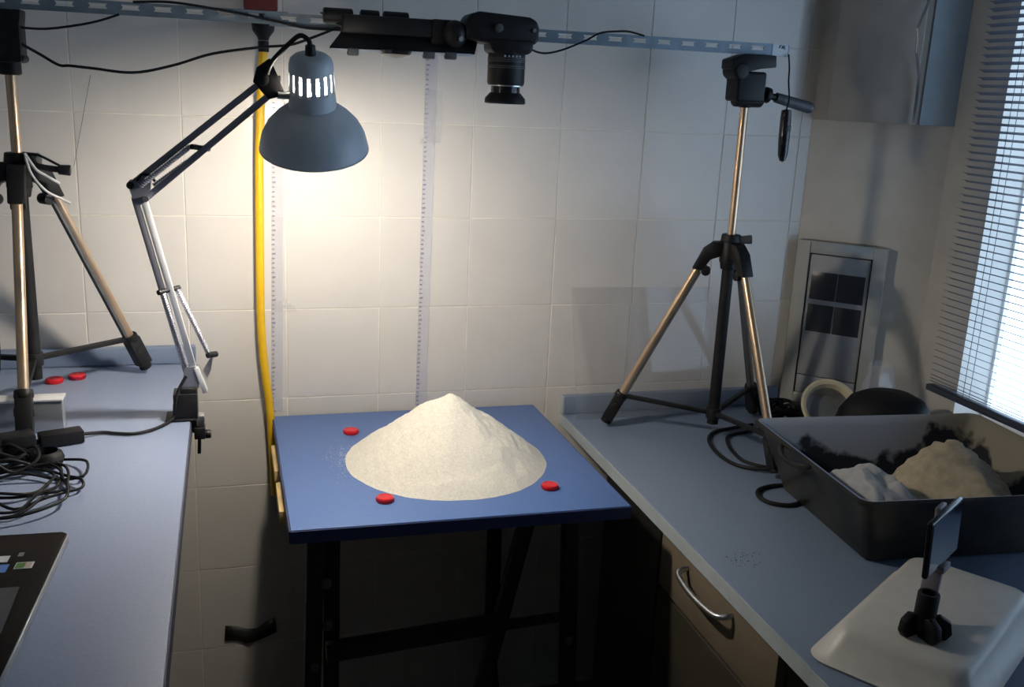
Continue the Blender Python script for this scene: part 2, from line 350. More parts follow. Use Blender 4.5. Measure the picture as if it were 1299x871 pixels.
def grains(name, mat_, n, cx, cy, z, sx, sy, size, label, cat):
    g = MB()
    for i in range(n):
        x, y = random.gauss(cx, sx), random.gauss(cy, sy); s = size*random.uniform(0.4, 1.3)
        g.add([(x-s, y-s*0.5, z), (x+s, y-s*0.6, z), (x+0.2*s, y+s, z), (x, y, z+s*0.8)], [(0, 2, 1), (0, 1, 3), (1, 2, 3), (2, 0, 3)])
    tag(g.build(name, mat_), label, cat, kind='stuff')
grains('powder_dusting', 'sand', 420, -0.108, -0.30, TZ+0.0002, 0.014, 0.045, 0.0007, 'fine dusting of powder left of the heap', 'powder')
grains('dark_crumbs', 'ink', 60, 0.505, -0.785, 0.7502, 0.020, 0.014, 0.0012, 'dark crumbs scattered on the grey-blue bench', 'crumbs')

# ------------------------------------------------------------------ bottle caps
def cap(x, y, z, label, tilt=0, under=False):
    prof = [(0.0001, 0.0), (0.0148, 0.0), (0.0158, 0.0015), (0.0158, 0.0065), (0.0148, 0.0085), (0.0125, 0.0092), (0.0118, 0.0084), (0.0001, 0.0084)]
    c_ = MB().lathe(prof, (x, y, z), (math.sin(tilt), 0, math.cos(tilt)), 36)
    c_.v = [p if not (0.001 < p.z-z < 0.007) else p for p in c_.v]
    o = thing('bottle_cap', (x, y, z), label, 'bottle cap', 'red bottle caps')
    c_.build('disc', 'red', o)
    rg = MB()
    for k in range(28):
        a = 2*math.pi*k/28; rg.box((x+math.cos(a)*0.0158, y+math.sin(a)*0.0158, z+0.004), (0.0011, 0.0011, 0.005))
    rg.build('grip_ring', 'navy' if under else 'red', o)
    return o
cap(-0.079, -0.151, TZ, 'red bottle cap on the blue table behind the heap at left')
cap(-0.061, -0.508, TZ, 'red bottle cap touching the front left foot of the powder heap')
cap(0.248, -0.503, TZ, 'red bottle cap on the blue table right of the heap')
cap(-0.648, -0.126, 0.905, 'red bottle cap on the pale bench nearest the left tripod')
cap(-0.610, -0.104, 0.905, 'red bottle cap with dark rim on the pale bench near the backsplash', under=True)

# ------------------------------------------------------------------ tripods
def tripod(c, zb, zh, feet, label, col_low, zcollar, head, extra=None):
    c = Vector(c); t = thing('camera_tripod', (c.x, c.y, zb), label, 'tripod', 'tripods holding the slotted rail')
    hub = V(c.x, c.y, zh)
    MB().cyl((c.x, c.y, zh-0.03), (c.x, c.y, 1.50), 0.0086, n=20).build('column', 'brass', t)
    MB().cyl((c.x, c.y, col_low), (c.x, c.y, zh-0.02), 0.0125, n=20).build('centre_tube', 'rubber', t)
    h = MB().cyl(hub-V(0, 0, 0.034), hub+V(0, 0, 0.012), 0.021, 0.019, 20); h.cyl(hub+V(0, 0, 0.010), hub+V(0, 0, 0.026), 0.022, 0.020, 20)
    h.cyl(hub-V(0, 0, 0.05), hub-V(0, 0, 0.03), 0.0165, 0.02, 20)
    hb = h.build('hub', 'black', t, bevel=0.0015)
    k = MB().cyl(hub+V(0.015, -0.012, 0.016), hub+V(0.038, -0.020, 0.018), 0.008, 0.010, 14); k.build('lock_knob', 'darkgrey', hb, bevel=0.001)
    col = MB().cyl((c.x, c.y, zcollar-0.012), (c.x, c.y, zcollar+0.012), 0.0165, n=18).build('collar', 'black', t, bevel=0.001)
    for f in feet:
        f = V(f[0], f[1], zb); d = V(f.x-c.x, f.y-c.y, 0).normalized()
        top = hub+d*0.052-V(0, 0, 0.026)
        ax = (f+V(0, 0, 0.006)-top); L = ax.length; ax.normalize(); side = ax.cross(V(0, 0, 1)).normalized(); nor = side.cross(ax)
        br = MB()                     # shoulder bracket from the hub to the leg
        poly = [hub+d*0.012+V(0, 0, 0.010), hub+d*0.036+V(0, 0, 0.008), hub+d*0.056-V(0, 0, 0.008), top+ax*0.030+d*0.012, top+ax*0.032-d*0.012, top-d*0.014-V(0, 0, 0.004), hub+d*0.018-V(0, 0, 0.022)]
        br.extrude([p-side*0.014 for p in poly], side*0.028)
        br.build('shoulder', 'black', t, bevel=0.003)
        MB().cyl(top+ax*0.034-d*0.020-side*0.012, top+ax*0.034-d*0.020+side*0.012, 0.010, n=14).build('clip', 'black', t, bevel=0.001)
        lg = MB().cyl(top+ax*0.012, top+ax*(L-0.07), 0.0086, n=18).build('leg', 'brass', t)
        MB().bar(top+ax*0.035-nor*0.0085, top+ax*(L-0.07)-nor*0.0085, 0.010, 0.006, nor).build('channel', 'darkgrey', lg)
        sl = MB(); s0 = top+ax*(L-0.088); s1 = top+ax*(L-0.016)
        sl.cyl(s0, s0+ax*0.014, 0.0145, 0.0155, 16); sl.bar(s0+ax*0.008, s1, 0.026, 0.026, nor); sl.cyl(s0+ax*0.036-side*0.015, s0+ax*0.036+side*0.015, 0.009, n=12)
        so = sl.build('sleeve', 'black', t, bevel=0.002)
        MB().cyl(s1-ax*0.002, s1+ax*0.010, 0.011, 0.013, 14).build('rubber_foot', 'rubber', so, bevel=0.002)
        st = s0+ax*0.008-d*0.008
        MB().bar(V(c.x, c.y, zcollar)+d*0.012, st, 0.011, 0.009).build('stay', 'black', t, bevel=0.001)
    head(t, c)
    return t
def head_right(t, c):
    x, y = c.x, c.y
    h = MB().box((0.716, y-0.004, 1.520), (0.066, 0.052, 0.060)); h.cyl((x-0.03, y-0.004, 1.496), (x+0.036, y-0.004, 1.496), 0.017, n=18); h.cyl((x, y, 1.478), (x, y, 1.50), 0.016, n=18)
    h.cyl((0.690, y-0.032, 1.55), (0.690, y+0.024, 1.55), 0.018, n=18)
    hd = h.build('pan_head', 'black', t, bevel=0.006, seg=3)
    pl_ = MB().extrude([(0.668, y-0.03, 1.572), (0.700, y-0.03, 1.5835), (0.766, y-0.03, 1.5835), (0.768, y-0.03, 1.560), (0.735, y-0.03, 1.556), (0.690, y-0.03, 1.545), (0.668, y-0.03, 1.553)], (0, 0.05, 0))
    pl_.build('camera_plate', 'black', t, bevel=0.003)
    g = MB().cyl((0.735, y-0.01, 1.510), (0.790, y-0.01, 1.500), 0.007, n=12); g.cyl((0.758, y-0.01, 1.506), (0.768, y-0.01, 1.504), 0.016, n=16)
    ph = g.build('pan_handle', 'black', t, bevel=0.001)
    gr = MB().cyl((0.785, y-0.01, 1.501), (0.864, y-0.01, 1.484), 0.0105, 0.0125, 18); gr.ball((0.864, y-0.01, 1.484), 0.0125, 16); gr.build('grip', 'darkgrey', ph)
def head_left(t, c):
    x, y = c.x, c.y
    h = MB().box((-0.688, y-0.003, 1.535), (0.105, 0.056, 0.070)); h.cyl((x, y, 1.48), (x, y, 1.51), 0.018, n=18); h.box((-0.69, y-0.003, 1.507), (0.115, 0.05, 0.012))
    h.build('pan_head', 'black', t, bevel=0.004)
    MB().extrude([(-0.76, y-0.03, 1.560), (-0.635, y-0.03, 1.560), (-0.632, y-0.03, 1.585), (-0.76, y-0.03, 1.585)], (0, 0.05, 0)).build('camera_plate', 'black', t, bevel=0.003)
    k = MB().tube([(x+0.02, y-0.02, 1.348), (-0.625, y-0.03, 1.333), (-0.600, y-0.03, 1.328), (-0.588, y-0.03, 1.327)], 0.0055, 10); k.tube([(x+0.02, y-0.02, 1.352), (-0.62, y-0.03, 1.350), (-0.59, y-0.03, 1.334)], 0.0022, 8)
    cr = k.build('crank', 'black', t)
    MB().cyl((-0.592, y-0.03, 1.327), (-0.572, y-0.03, 1.326), 0.0085, 0.0095, 14).build('knob', 'blackg', cr, bevel=0.002)
tripod((0.720, -0.232), 0.75, 1.188, [(0.507, -0.114), (0.901, -0.099), (0.745, -0.474)], 'champagne and black tripod standing on the grey-blue bench', 0.787, 0.812, head_right)
tripod((-0.660, -0.240), 0.905, 1.326, [(-0.482, -0.076), (-0.637, -0.485), (-0.890, -0.160)], 'champagne and black tripod standing on the pale blue bench', 0.948, 0.985, head_left)
wc = MB().tube([(-0.642, -0.272, 1.353), (-0.626, -0.274, 1.327), (-0.612, -0.262, 1.315), (-0.598, -0.232, 1.300)], 0.0024, 8)
wc.tube([(-0.642, -0.272, 1.353), (-0.634, -0.275, 1.32), (-0.618, -0.245, 1.288), (-0.597, -0.215, 1.270), (-0.585, -0.21, 1.262)], 0.0022, 8)
tag(wc.build('white_cord', 'whitecord'), 'white cord looped round the left tripod below its hub', 'cord')

# ------------------------------------------------------------------ slotted rails
def slotted(name, x0, x1, y, z0, z1, off, label, ends=None):
    r = thing(name, ((x0+x1)/2, y, z0), label, 'rail', 'slotted steel rails')
    zc = (z0+z1)/2+0.002; sh = 0.0085; m = MB(); T = 0.002
    m.box(((x0+x1)/2, y, (z0+zc-sh/2)/2), (x1-x0, T, zc-sh/2-z0)); m.box(((x0+x1)/2, y, (z1+zc+sh/2)/2), (x1-x0, T, z1-zc-sh/2))
    x = x0; pitch, sl = 0.052, 0.030; s = x0+off
    while x < x1-1e-6:
        e = min(s, x1); c_ = 0.003
        if e > x: m.extrude([(x-c_*(x > x0), y-T/2, zc), (x, y-T/2, zc-sh/2), (e, y-T/2, zc-sh/2), (e+c_*(e < x1), y-T/2, zc), (e, y-T/2, zc+sh/2), (x, y-T/2, zc+sh/2)], (0, T, 0))
        x = s+sl; s += pitch
    m.build('web', 'galv', r)
    MB().box(((x0+x1)/2, y+0.012, z1-0.001), (x1-x0, 0.024, 0.002)).build('flange', 'galv', r)
    return r
slotted('slotted_rail', -0.92, -0.202, -0.2405, 1.5865, 1.6085, 0.024, 'dark slotted steel rail over the lamp, held by the left tripod')
rr_ = slotted('slotted_rail', -0.235, 0.805, -0.2375, 1.5835, 1.6070, 0.018, 'blue-grey slotted steel rail ending in a paper label above the right tripod')
lb = MB().box((0.7845, -0.2392, 1.5955), (0.036, 0.0008, 0.0232)).build('paper_label', 'paper', rr_)
ln = MB(); yy = -0.2399                       # handwriting on the label
def stroke(p): ln.tube([(a, yy, z) for a, z in p], 0.0008, 5, 3)
stroke([(0.781, 1.5985), (0.7825, 1.6045), (0.7865, 1.6048)]); stroke([(0.7818, 1.6015), (0.785, 1.6018)])
stroke([(0.787, 1.5985), (0.7905, 1.6048), (0.7915, 1.5982)]); stroke([(0.7875, 1.6005), (0.7915, 1.6008)])
stroke([(0.7942, 1.6048), (0.7948, 1.5968)])
ln.build('handwriting', 'ink', lb)

# ------------------------------------------------------------------ camera mount and camera
cm = thing('camera_mount', (0, -0.28, 1.546), 'black clamp arm strapped below the slotted rail beside the camera', 'camera mount')
a = MB().box((-0.012, -0.268, 1.593), (0.200, 0.046, 0.032)); a.extrude([(-0.150, -0.262, 1.612), (-0.098, -0.288, 1.606), (-0.098, -0.288, 1.582), (-0.120, -0.27, 1.590)], (0, 0.02, 0))
a.box((0.072, -0.272, 1.588), (0.05, 0.044, 0.044)); a.build('arm', 'black', cm, bevel=0.004)
for x, w in ((-0.118, 0.052), (-0.062, 0.034), (-0.015, 0.046)):
    MB().cyl((x-w/2, -0.268, 1.606), (x+w/2, -0.268, 1.606), 0.0135, n=18).build('knob', 'black', cm, bevel=0.003)
pp = MB().extrude([(-0.108, -0.272, 1.583), (-0.136, -0.298, 1.549), (0.126, -0.298, 1.552), (0.140, -0.272, 1.588)], (0, 0.004, 0.003))
p_ = pp.build('plate', 'black', cm, bevel=0.0005)
MB().bar((-0.134, -0.2985, 1.5475), (0.120, -0.2985, 1.5505), 0.003, 0.0045).build('pale_edge', 'paper', p_)
for x0, x1, z in ((-0.105, -0.085, 1.5455), (0.030, 0.052, 1.5465), (0.070, 0.092, 1.5475)):
    MB().box(((x0+x1)/2, -0.297, z), (x1-x0, 0.014, 0.013)).build('strap', 'darkgrey', cm, bevel=0.003)
MB().lathe([(0.0001, -0.007), (0.012, -0.006), (0.026, -0.001), (0.030, 0.006), (0.0001, 0.006)], (-0.018, -0.292, 1.546), (0, 0, 1), 24).build('dial', 'blackg', cm)
bj = MB().ball((0.088, -0.296, 1.585), 0.024, 18, (0.95, 0.9, 1.05)).build('ball_joint', 'black', cm)
MB().cyl((0.094, -0.310, 1.578), (0.095, -0.320, 1.577), 0.0045, n=12).build('screw', 'steel', bj)
k = thing('digital_camera', (0.19, -0.285, 1.466), 'black camera with its lens pointing straight down at the heap', 'camera')
bd = MB().extrude([(0.105, -0.315, 1.578), (0.105, -0.315, 1.608), (0.112, -0.315, 1.621), (0.130, -0.315, 1.627), (0.225, -0.315, 1.622), (0.238, -0.315, 1.616), (0.243, -0.315, 1.604), (0.243, -0.315, 1.583), (0.236, -0.315, 1.574), (0.150, -0.315, 1.572)], (0, 0.066, 0))
bo = bd.build('body', 'black', k, bevel=0.006, seg=3)
MB().cyl((0.165, -0.3145, 1.600), (0.165, -0.323, 1.600), 0.008, 0.007, 16).build('dial', 'darkgrey', bo, bevel=0.001)
MB().cyl((0.232, -0.312, 1.599), (0.232, -0.319, 1.599), 0.0035, n=12).build('strap_lug', 'steel', bo)
MB().extrude([(0.152, -0.320, 1.560), (0.150, -0.320, 1.580), (0.232, -0.320, 1.580), (0.230, -0.320, 1.562), (0.222, -0.320, 1.556), (0.160, -0.320, 1.555)], (0, 0.060, 0)).build('prism_housing', 'black', k, bevel=0.004)
cx_, cy_ = 0.190, -0.286
ls = MB().lathe([(0.0001, 1.566), (0.0335, 1.566), (0.0345, 1.560), (0.0350, 1.505), (0.0325, 1.500), (0.0001, 1.500)], (cx_, cy_, 0), (0, 0, 1), 40).build('lens_barrel', 'black', k)
for z in (1.548, 1.545, 1.542, 1.534, 1.531): MB().lathe([(0.0350, z), (0.0358, z+0.0004), (0.0358, z+0.0014), (0.0350, z+0.0018)], (cx_, cy_, 0), (0, 0, 1), 40, closed=True).build('grip_ridge', 'darkgrey', ls)
for k_ in range(5):
    a_ = math.radians(250+k_*12); MB().box((cx_+math.cos(a_)*0.0352, cy_+math.sin(a_)*0.0352, 1.552), (0.003, 0.0012, 0.003)).build('scale_mark', 'edge', ls)
MB().lathe([(0.0325, 1.4985), (0.0332, 1.4985), (0.0332, 1.5005), (0.0325, 1.5005)], (cx_, cy_, 0), (0, 0, 1), 40, closed=True).build('metal_ring', 'steel', ls)
MB().lathe([(0.0001, 1.500), (0.0270, 1.500), (0.0275, 1.482), (0.0001, 1.482)], (cx_, cy_, 0), (0, 0, 1), 36).build('inner_barrel', 'blackg', k)
hd = MB().lathe([(0.0270, 1.487), (0.0285, 1.487), (0.0375, 1.477), (0.0385, 1.469), (0.0365, 1.467), (0.0350, 1.469), (0.0345, 1.476), (0.0270, 1.484)], (cx_, cy_, 0), (0, 0, 1), 40, closed=True).build('lens_hood', 'black', k)
MB().lathe([(0.0001, 1.4828), (0.026, 1.4825), (0.026, 1.4815), (0.0001, 1.4795)], (cx_, cy_, 0), (0, 0, 1), 32).build('front_glass', 'phone', k)

# ------------------------------------------------------------------ cables along the rail
Y = -0.250
tag(MB().tube([(-0.640, Y-0.012, 1.533), (-0.611, Y, 1.516), (-0.583, Y, 1.500), (-0.565, Y, 1.4995), (-0.53, Y, 1.497), (-0.465, Y, 1.493), (-0.40, Y, 1.508), (-0.333, Y, 1.531), (-0.252, Y, 1.546), (-0.20, Y, 1.553), (-0.16, Y, 1.568), (-0.120, Y, 1.585), (-0.10, Y, 1.590)], 0.0024, 8).build('black_cable', 'rubber'), 'black cable sagging from the left tripod head to the camera mount', 'cable')
tag(MB().tube([(-0.644, Y-0.01, 1.557), (-0.60, Y, 1.557), (-0.549, Y, 1.566), (-0.515, Y, 1.575), (-0.483, Y, 1.587)], 0.002, 8).build('black_cable', 'rubber'), 'short black cable rising from the left tripod head to the rail', 'cable')
tag(MB().tube([(-0.46, Y, 1.6085), (-0.40, Y, 1.612), (-0.33, Y, 1.606), (-0.26, Y, 1.597), (-0.205, Y, 1.588), (-0.17, Y, 1.583), (-0.11, Y, 1.583)], 0.0022, 8).build('black_cable', 'rubber'), 'black cable lying along the rail above the lamp', 'cable')
tag(MB().tube([(0.240, -0.305, 1.590), (0.240, Y-0.02, 1.575), (0.252, Y, 1.567), (0.276, Y, 1.563), (0.31, Y, 1.571), (0.355, Y, 1.590), (0.385, Y, 1.606), (0.419, Y, 1.611), (0.445, Y, 1.612), (0.477, Y, 1.606)], 0.0019, 8).build('black_cable', 'rubber'), 'thin black cable running from the camera onto the rail', 'cable')
rc = thing('remote_release', (0.806, -0.25, 1.37), 'slim black remote hanging on a cord beside the tripod pan handle', 'remote control')
MB().tube([(0.803, -0.243, 1.588), (0.804, -0.25, 1.560), (0.802, -0.256, 1.535), (0.804, -0.262, 1.500), (0.802, -0.26, 1.478)], 0.0017, 8).build('cord', 'rubber', rc)
rb = MB().lathe([(0.0001, 0), (0.006, 0.003), (0.010, 0.014), (0.0115, 0.045), (0.0112, 0.090), (0.010, 0.106), (0.0001, 0.108)], (0.804, -0.262, 1.371), (-0.03, 0, 1), 20).build('body', 'blackg', rc)
MB().box((0.806, -0.2735, 1.44), (0.006, 0.002, 0.012)).build('button', 'darkgrey', rb)

# ------------------------------------------------------------------ desk lamp
l = thing('desk_lamp', (-0.40, -0.37, 0.905), 'grey swing-arm desk lamp clamped to the pale bench and lit', 'lamp')
cl = MB().box((-0.396, -0.372, 0.931), (0.040, 0.044, 0.046)); cl.box((-0.404, -0.372, 0.9075), (0.052, 0.05, 0.005)); cl.box((-0.390, -0.372, 0.957), (0.028, 0.034, 0.012)); cl.box((-0.380, -0.372, 0.893), (0.014, 0.02, 0.03))
clo = cl.build('clamp', 'black', l, bevel=0.002)
cb = MB().box((-0.374, -0.372, 0.878), (0.019, 0.030, 0.022)); cb.cyl((-0.366, -0.372, 0.872), (-0.355, -0.372, 0.872), 0.008, n=12); cb.build('jaw', 'black', clo, bevel=0.002)
MB().box((-0.372, -0.372, 0.900), (0.014, 0.024, 0.020)).build('bracket', 'steel', clo, bevel=0.002)
MB().cyl((-0.375, -0.372, 0.868), (-0.3765, -0.372, 0.836), 0.0032, n=10).build('screw', 'steelb', clo)
MB().cyl((-0.388, -0.372, 0.96), (-0.388, -0.372, 0.972), 0.008, n=14).build('pivot', 'black', l)
bk = MB().extrude([(-0.402, -0.381, 0.962), (-0.395, -0.381, 1.000), (-0.377, -0.381, 1.000), (-0.372, -0.381, 0.962)], (0, 0.003, 0)); bk.extrude([(-0.402, -0.361, 0.962), (-0.395, -0.361, 1.000), (-0.377, -0.361, 1.000), (-0.372, -0.361, 0.962)], (0, 0.003, 0))
bk.build('base_bracket', 'armg', l)
MB().extrude([(-0.380, -0.383, 0.998), (-0.372, -0.383, 0.998), (-0.358, -0.383, 0.953), (-0.366, -0.383, 0.951)], (0, 0.022, 0)).build('base_bracket', 'armw', l, bevel=0.001)
MB().extrude([(-0.366, -0.352, 0.985), (-0.346, -0.352, 1.020), (-0.352, -0.352, 0.985), (-0.360, -0.352, 0.968)], (0, 0.002, 0)).build('base_bracket', 'steel', l)
p0, p1 = V(-0.393, -0.371, 0.990), V(-0.458, -0.430, 1.300)
MB().bar(p0, p1, 0.010, 0.0125, (0, 1, 0)).build('lower_arm', 'armg', l, bevel=0.0008)
q0, q1 = V(-0.379, -0.371, 0.990), V(-0.444, -0.430, 1.296)
MB().bar(q0, q1, 0.010, 0.0115, (0, 1, 0)).build('lower_arm', 'armw', l, bevel=0.0008)
def spring(a, b, r=0.0042):
    m = MB(); a, b = Vector(a), Vector(b); d = (b-a).normalized(); u, w, _ = axis_frame(d); L = (b-a).length; n = int(L/0.0042)*6
    m.tube([a+d*(L*i/n)+(u*math.cos(i*math.pi/3)+w*math.sin(i*math.pi/3))*r for i in range(n+1)], 0.0011, 5, 1)
    m.cyl(a, b, r*0.8, n=10); return m
spring((-0.424, -0.412, 1.140), (-0.392, -0.388, 1.004)).build('spring', 'armg', l)
spring((-0.402, -0.392, 1.142), (-0.354, -0.372, 1.020)).build('spring', 'armg', l)
MB().cyl((-0.356, -0.378, 1.020), (-0.342, -0.364, 1.018), 0.0055, n=12).build('spring_pin', 'black', l)
MB().cyl((-0.430, -0.418, 1.141), (-0.398, -0.386, 1.143), 0.0045, n=12).build('spring_pin', 'black', l)
for yo in (-0.014, 0.012):
    e = MB().extrude([(-0.466, -0.432+yo, 1.320), (-0.460, -0.432+yo, 1.326), (-0.432, -0.432+yo, 1.330), (-0.436, -0.432+yo, 1.300), (-0.448, -0.432+yo, 1.290), (-0.458, -0.432+yo, 1.296)], (0, 0.0025, 0)); e.build('elbow_plate', 'armg', l)
MB().cyl((-0.462, -0.450, 1.321), (-0.462, -0.412, 1.321), 0.006, n=14).build('elbow_pin', 'black', l); MB().cyl((-0.440, -0.450, 1.300), (-0.440, -0.412, 1.300), 0.005, n=14).build('elbow_pin', 'steel', l)
MB().tube([(-0.452, -0.445, 1.328), (-0.444, -0.448, 1.338), (-0.432, -0.448, 1.337), (-0.425, -0.446, 1.328)], 0.0022, 8).build('elbow_wire', 'black', l)
MB().bar((-0.460, -0.432, 1.322), (-0.262, -0.500, 1.486), 0.010, 0.012, (0, 1, 0)).build('upper_arm', 'armg', l, bevel=0.0008)
ua = MB().bar((-0.441, -0.432, 1.299), (-0.247, -0.500, 1.470), 0.010, 0.012, (0, 1, 0)).build('upper_arm', 'armg', l, bevel=0.0008)
spring((-0.448, -0.447, 1.320), (-0.370, -0.468, 1.385)).build('spring', 'armg', l)
spring((-0.428, -0.420, 1.318), (-0.345, -0.448, 1.382)).build('spring', 'armg', l)
MB().cyl((-0.366, -0.482, 1.386), (-0.342, -0.440, 1.380), 0.0042, n=10).build('spring_pin', 'black', l)
hbk = MB()
for yo in (-0.014, 0.011): hbk.extrude([(-0.272, -0.505+yo, 1.488), (-0.266, -0.505+yo, 1.510), (-0.247, -0.505+yo, 1.524), (-0.236, -0.505+yo, 1.500), (-0.224, -0.505+yo, 1.470), (-0.250, -0.505+yo, 1.463)], (0, 0.004, 0))
hbk.cyl((-0.258, -0.522, 1.492), (-0.258, -0.488, 1.492), 0.009, n=14); hbk.box((-0.243, -0.505, 1.484), (0.024, 0.022, 0.03))
hk = hbk.build('head_bracket', 'black', l, bevel=0.001)
MB().cyl((-0.236, -0.516, 1.470), (-0.205, -0.512, 1.470), 0.006, n=12).build('tilt_screw', 'steel', hk)
# shade: a tilted lathe, its mouth turned down and towards the tiled wall
RC = V(-0.178, -0.478, 1.389); AX = V(-0.060, -0.355, 0.93).normalized()
outer = [(0.0860, 0.0), (0.0855, 0.008), (0.0815, 0.024), (0.0725, 0.041), (0.0590, 0.056), (0.0460, 0.066), (0.0375, 0.071)]
inner = [(r-0.0016, h-0.0004 if i else 0.0003) for i, (r, h) in enumerate(outer)]
sh = MB().lathe(outer, RC, AX, 64).build('shade', 'lamp', l)
MB().lathe(inner, RC, AX, 64).build('shade_lining', 'lampin', sh)
MB().lathe([(0.0864, -0.0012), (0.0872, 0.0), (0.0864, 0.0014), (0.0843, 0.0012), (0.0843, -0.0008)], RC, AX, 64, closed=True).build('rim_bead', 'lamp', sh)
NS = 80
def slot_skip(k, i): return k in (1, 2) and i % 5 in (1, 2)
neck = [(0.0372, 0.066), (0.0360, 0.096), (0.0350, 0.112), (0.0345, 0.128), (0.0338, 0.137), (0.0315, 0.146), (0.0260, 0.151), (0.0150, 0.153), (0.0001, 0.153)]
MB().lathe(neck, RC, AX, NS, skip=slot_skip).build('vented_neck', 'lamp', l, angle=50)
MB().lathe([(0.0335, 0.070), (0.0335, 0.100), (0.0325, 0.134), (0.0250, 0.147), (0.0001, 0.148)], RC, AX, NS, skip=(lambda k, i: k == 1 and i % 5 in (1, 2))).build('neck_lining', 'lampin', l)
MB().cyl(RC+AX*0.144, RC+AX*0.112, 0.014, n=20).build('socket', 'white', l)
bl = MB().lathe([(0.0001, -0.007), (0.010, -0.005), (0.021, 0.003), (0.025, 0.014), (0.025, 0.024), (0.022, 0.042), (0.016, 0.064), (0.0135, 0.082), (0.0125, 0.112), (0.0001, 0.112)], RC, AX, 20).build('bulb', 'bulb', l)
MB().cyl(RC+AX*0.151, RC+AX*0.167, 0.0085, 0.0075, 14).build('cord_gland', 'black', l)
tp_ = RC+AX*0.167
MB().tube([tp_, tp_+V(-0.003, -0.002, 0.008), tp_+V(-0.014, 0.004, 0.014), tp_+V(-0.028, 0.014, 0.004), (-0.243, -0.520, 1.520), (-0.252, -0.520, 1.500)], 0.0038, 10).build('cord', 'rubber', l)
# cord to its in-line plug box
cd = MB().tube([(-0.393, -0.385, 0.985), (-0.405, -0.392, 0.965), (-0.413, -0.396, 0.940), (-0.416, -0.392, 0.915), (-0.428, -0.410, 0.9085), (-0.450, -0.440, 0.9085), (-0.477, -0.454, 0.9085), (-0.505, -0.448, 0.9085), (-0.527, -0.440, 0.9085), (-0.556, -0.456, 0.913)], 0.0028, 8).build('cord', 'rubber', l)

# ------------------------------------------------------------------ gas hose with valve
g = thing('gas_hose', (-0.232, -0.03, 0.60), 'yellow gas hose hanging down the tiled wall behind the lamp', 'hose')
MB().tube([(-0.239, -0.036, 1.552), (-0.244, -0.034, 1.49), (-0.248, -0.030, 1.415), (-0.2515, -0.026, 1.32), (-0.253, -0.026, 1.224), (-0.2545, -0.026, 1.11), (-0.255, -0.026, 1.008), (-0.2525, -0.026, 0.935), (-0.247, -0.028, 0.868), (-0.240, -0.028, 0.80), (-0.236, -0.030, 0.72), (-0.232, -0.032, 0.60)], 0.0088, 14).build('hose', 'hose', g)
MB().cyl((-0.239, -0.036, 1.543), (-0.239, -0.036, 1.564), 0.0105, n=16).build('ferrule', 'black', g)
vv = thing('gas_valve', (-0.239, -0.036, 1.57), 'dark wall valve with a red handle at the top of the yellow hose', 'valve')
MB().lathe([(0.0001, 0), (0.010, 0), (0.012, 0.006), (0.021, 0.018), (0.023, 0.034), (0.020, 0.04), (0.0001, 0.04)], (-0.239, -0.036, 1.565), (0, 0, 1), 20).build('body', 'black', vv, bevel=0)
MB().cyl((-0.239, -0.036, 1.604), (-0.239, -0.036, 1.620), 0.008, n=12).build('stem', 'steelb', vv)
MB().box((-0.243, -0.036, 1.640), (0.064, 0.030, 0.040)).build('handle', 'reddull', vv, bevel=0.004)

# ------------------------------------------------------------------ clear rulers taped to the wall
def ruler(x0t, x0b, w, z0, z1, label):
    r = thing('clear_ruler', ((x0t+x0b)/2, -0.003, z0), label, 'ruler', 'clear rulers on the tiled wall')
    MB().extrude([(x0b, -0.0022, z0), (x0b+w, -0.0022, z0), (x0t+w, -0.0022, z1), (x0t, -0.0022, z1)], (0, -0.0014, 0)).build('strip', 'ruler', r)
    m = MB(); n = int((z1-z0)/0.01)
    for i in range(n):
        z = z0+i*0.01; f = (z-z0)/(z1-z0); x = x0b+(x0t-x0b)*f
        L = 0.005 if i % 5 else 0.007
        m.box((x+0.0015+L/2, -0.0040, z), (L, 0.0004, 0.0026 if i % 5 else 0.0032))
    o = m.build('scale_marks', 'tick', r); o['kind'] = 'stuff'
    return r
r1 = ruler(-0.224, -0.236, 0.024, 0.785, 1.46, 'clear plastic ruler taped upright beside the yellow hose')
r2 = ruler(0.093, 0.085, 0.025, 0.785, 1.60, 'clear plastic ruler taped upright below the camera mount')
def wavy_tape(parent, x, z, w, h, ph):
    m = MB(); vs = []; nx, nz = 8, 6
    for j in range(nz+1):
        for i in range(nx+1):
            vs.append(V(x+(i/nx-.5)*w, -0.0046-0.0016*(1+math.sin(i*1.4+j*0.9+ph)), z+(j/nz-.5)*h))
    m.add(vs, [(j*(nx+1)+i, j*(nx+1)+i+1, (j+1)*(nx+1)+i+1, (j+1)*(nx+1)+i) for j in range(nz) for i in range(nx)])
    m.build('clear_tape', 'film', parent)
def curl(parent, p, q, r):                    # half-round of clear tape film, added and shaped to catch lamp glints
    m = MB(); p, q = Vector(p), Vector(q); d = (q-p).normalized(); sd = d.cross(V(0, -1, 0)).normalized(); vs = []
    for e in (p, q):
        for i in range(9):
            a = math.pi*i/8; vs.append(e+sd*(r*math.cos(a))+V(0, -1, 0)*(r*0.8*math.sin(a)))
    m.add(vs, [(i, i+1, i+10, i+9) for i in range(8)]).build('tape_glint_curl', 'film', parent)
curl(r2, (0.114, -0.0046, 1.430), (0.1145, -0.0046, 1.456), 0.0035); curl(r2, (0.109, -0.0046, 1.405), (0.111, -0.0046, 1.428), 0.0025)
curl(r2, (0.113, -0.0046, 1.370), (0.1135, -0.0046, 1.392), 0.0030); curl(r2, (0.086, -0.0046, 1.372), (0.087, -0.0046, 1.384), 0.003)
curl(r1, (-0.212, -0.0046, 1.024), (-0.190, -0.0046, 1.025), 0.003)
wavy_tape(r2, 0.110, 1.43, 0.036, 0.11, 0.3); wavy_tape(r1, -0.205, 1.022, 0.05, 0.024, 1.1)

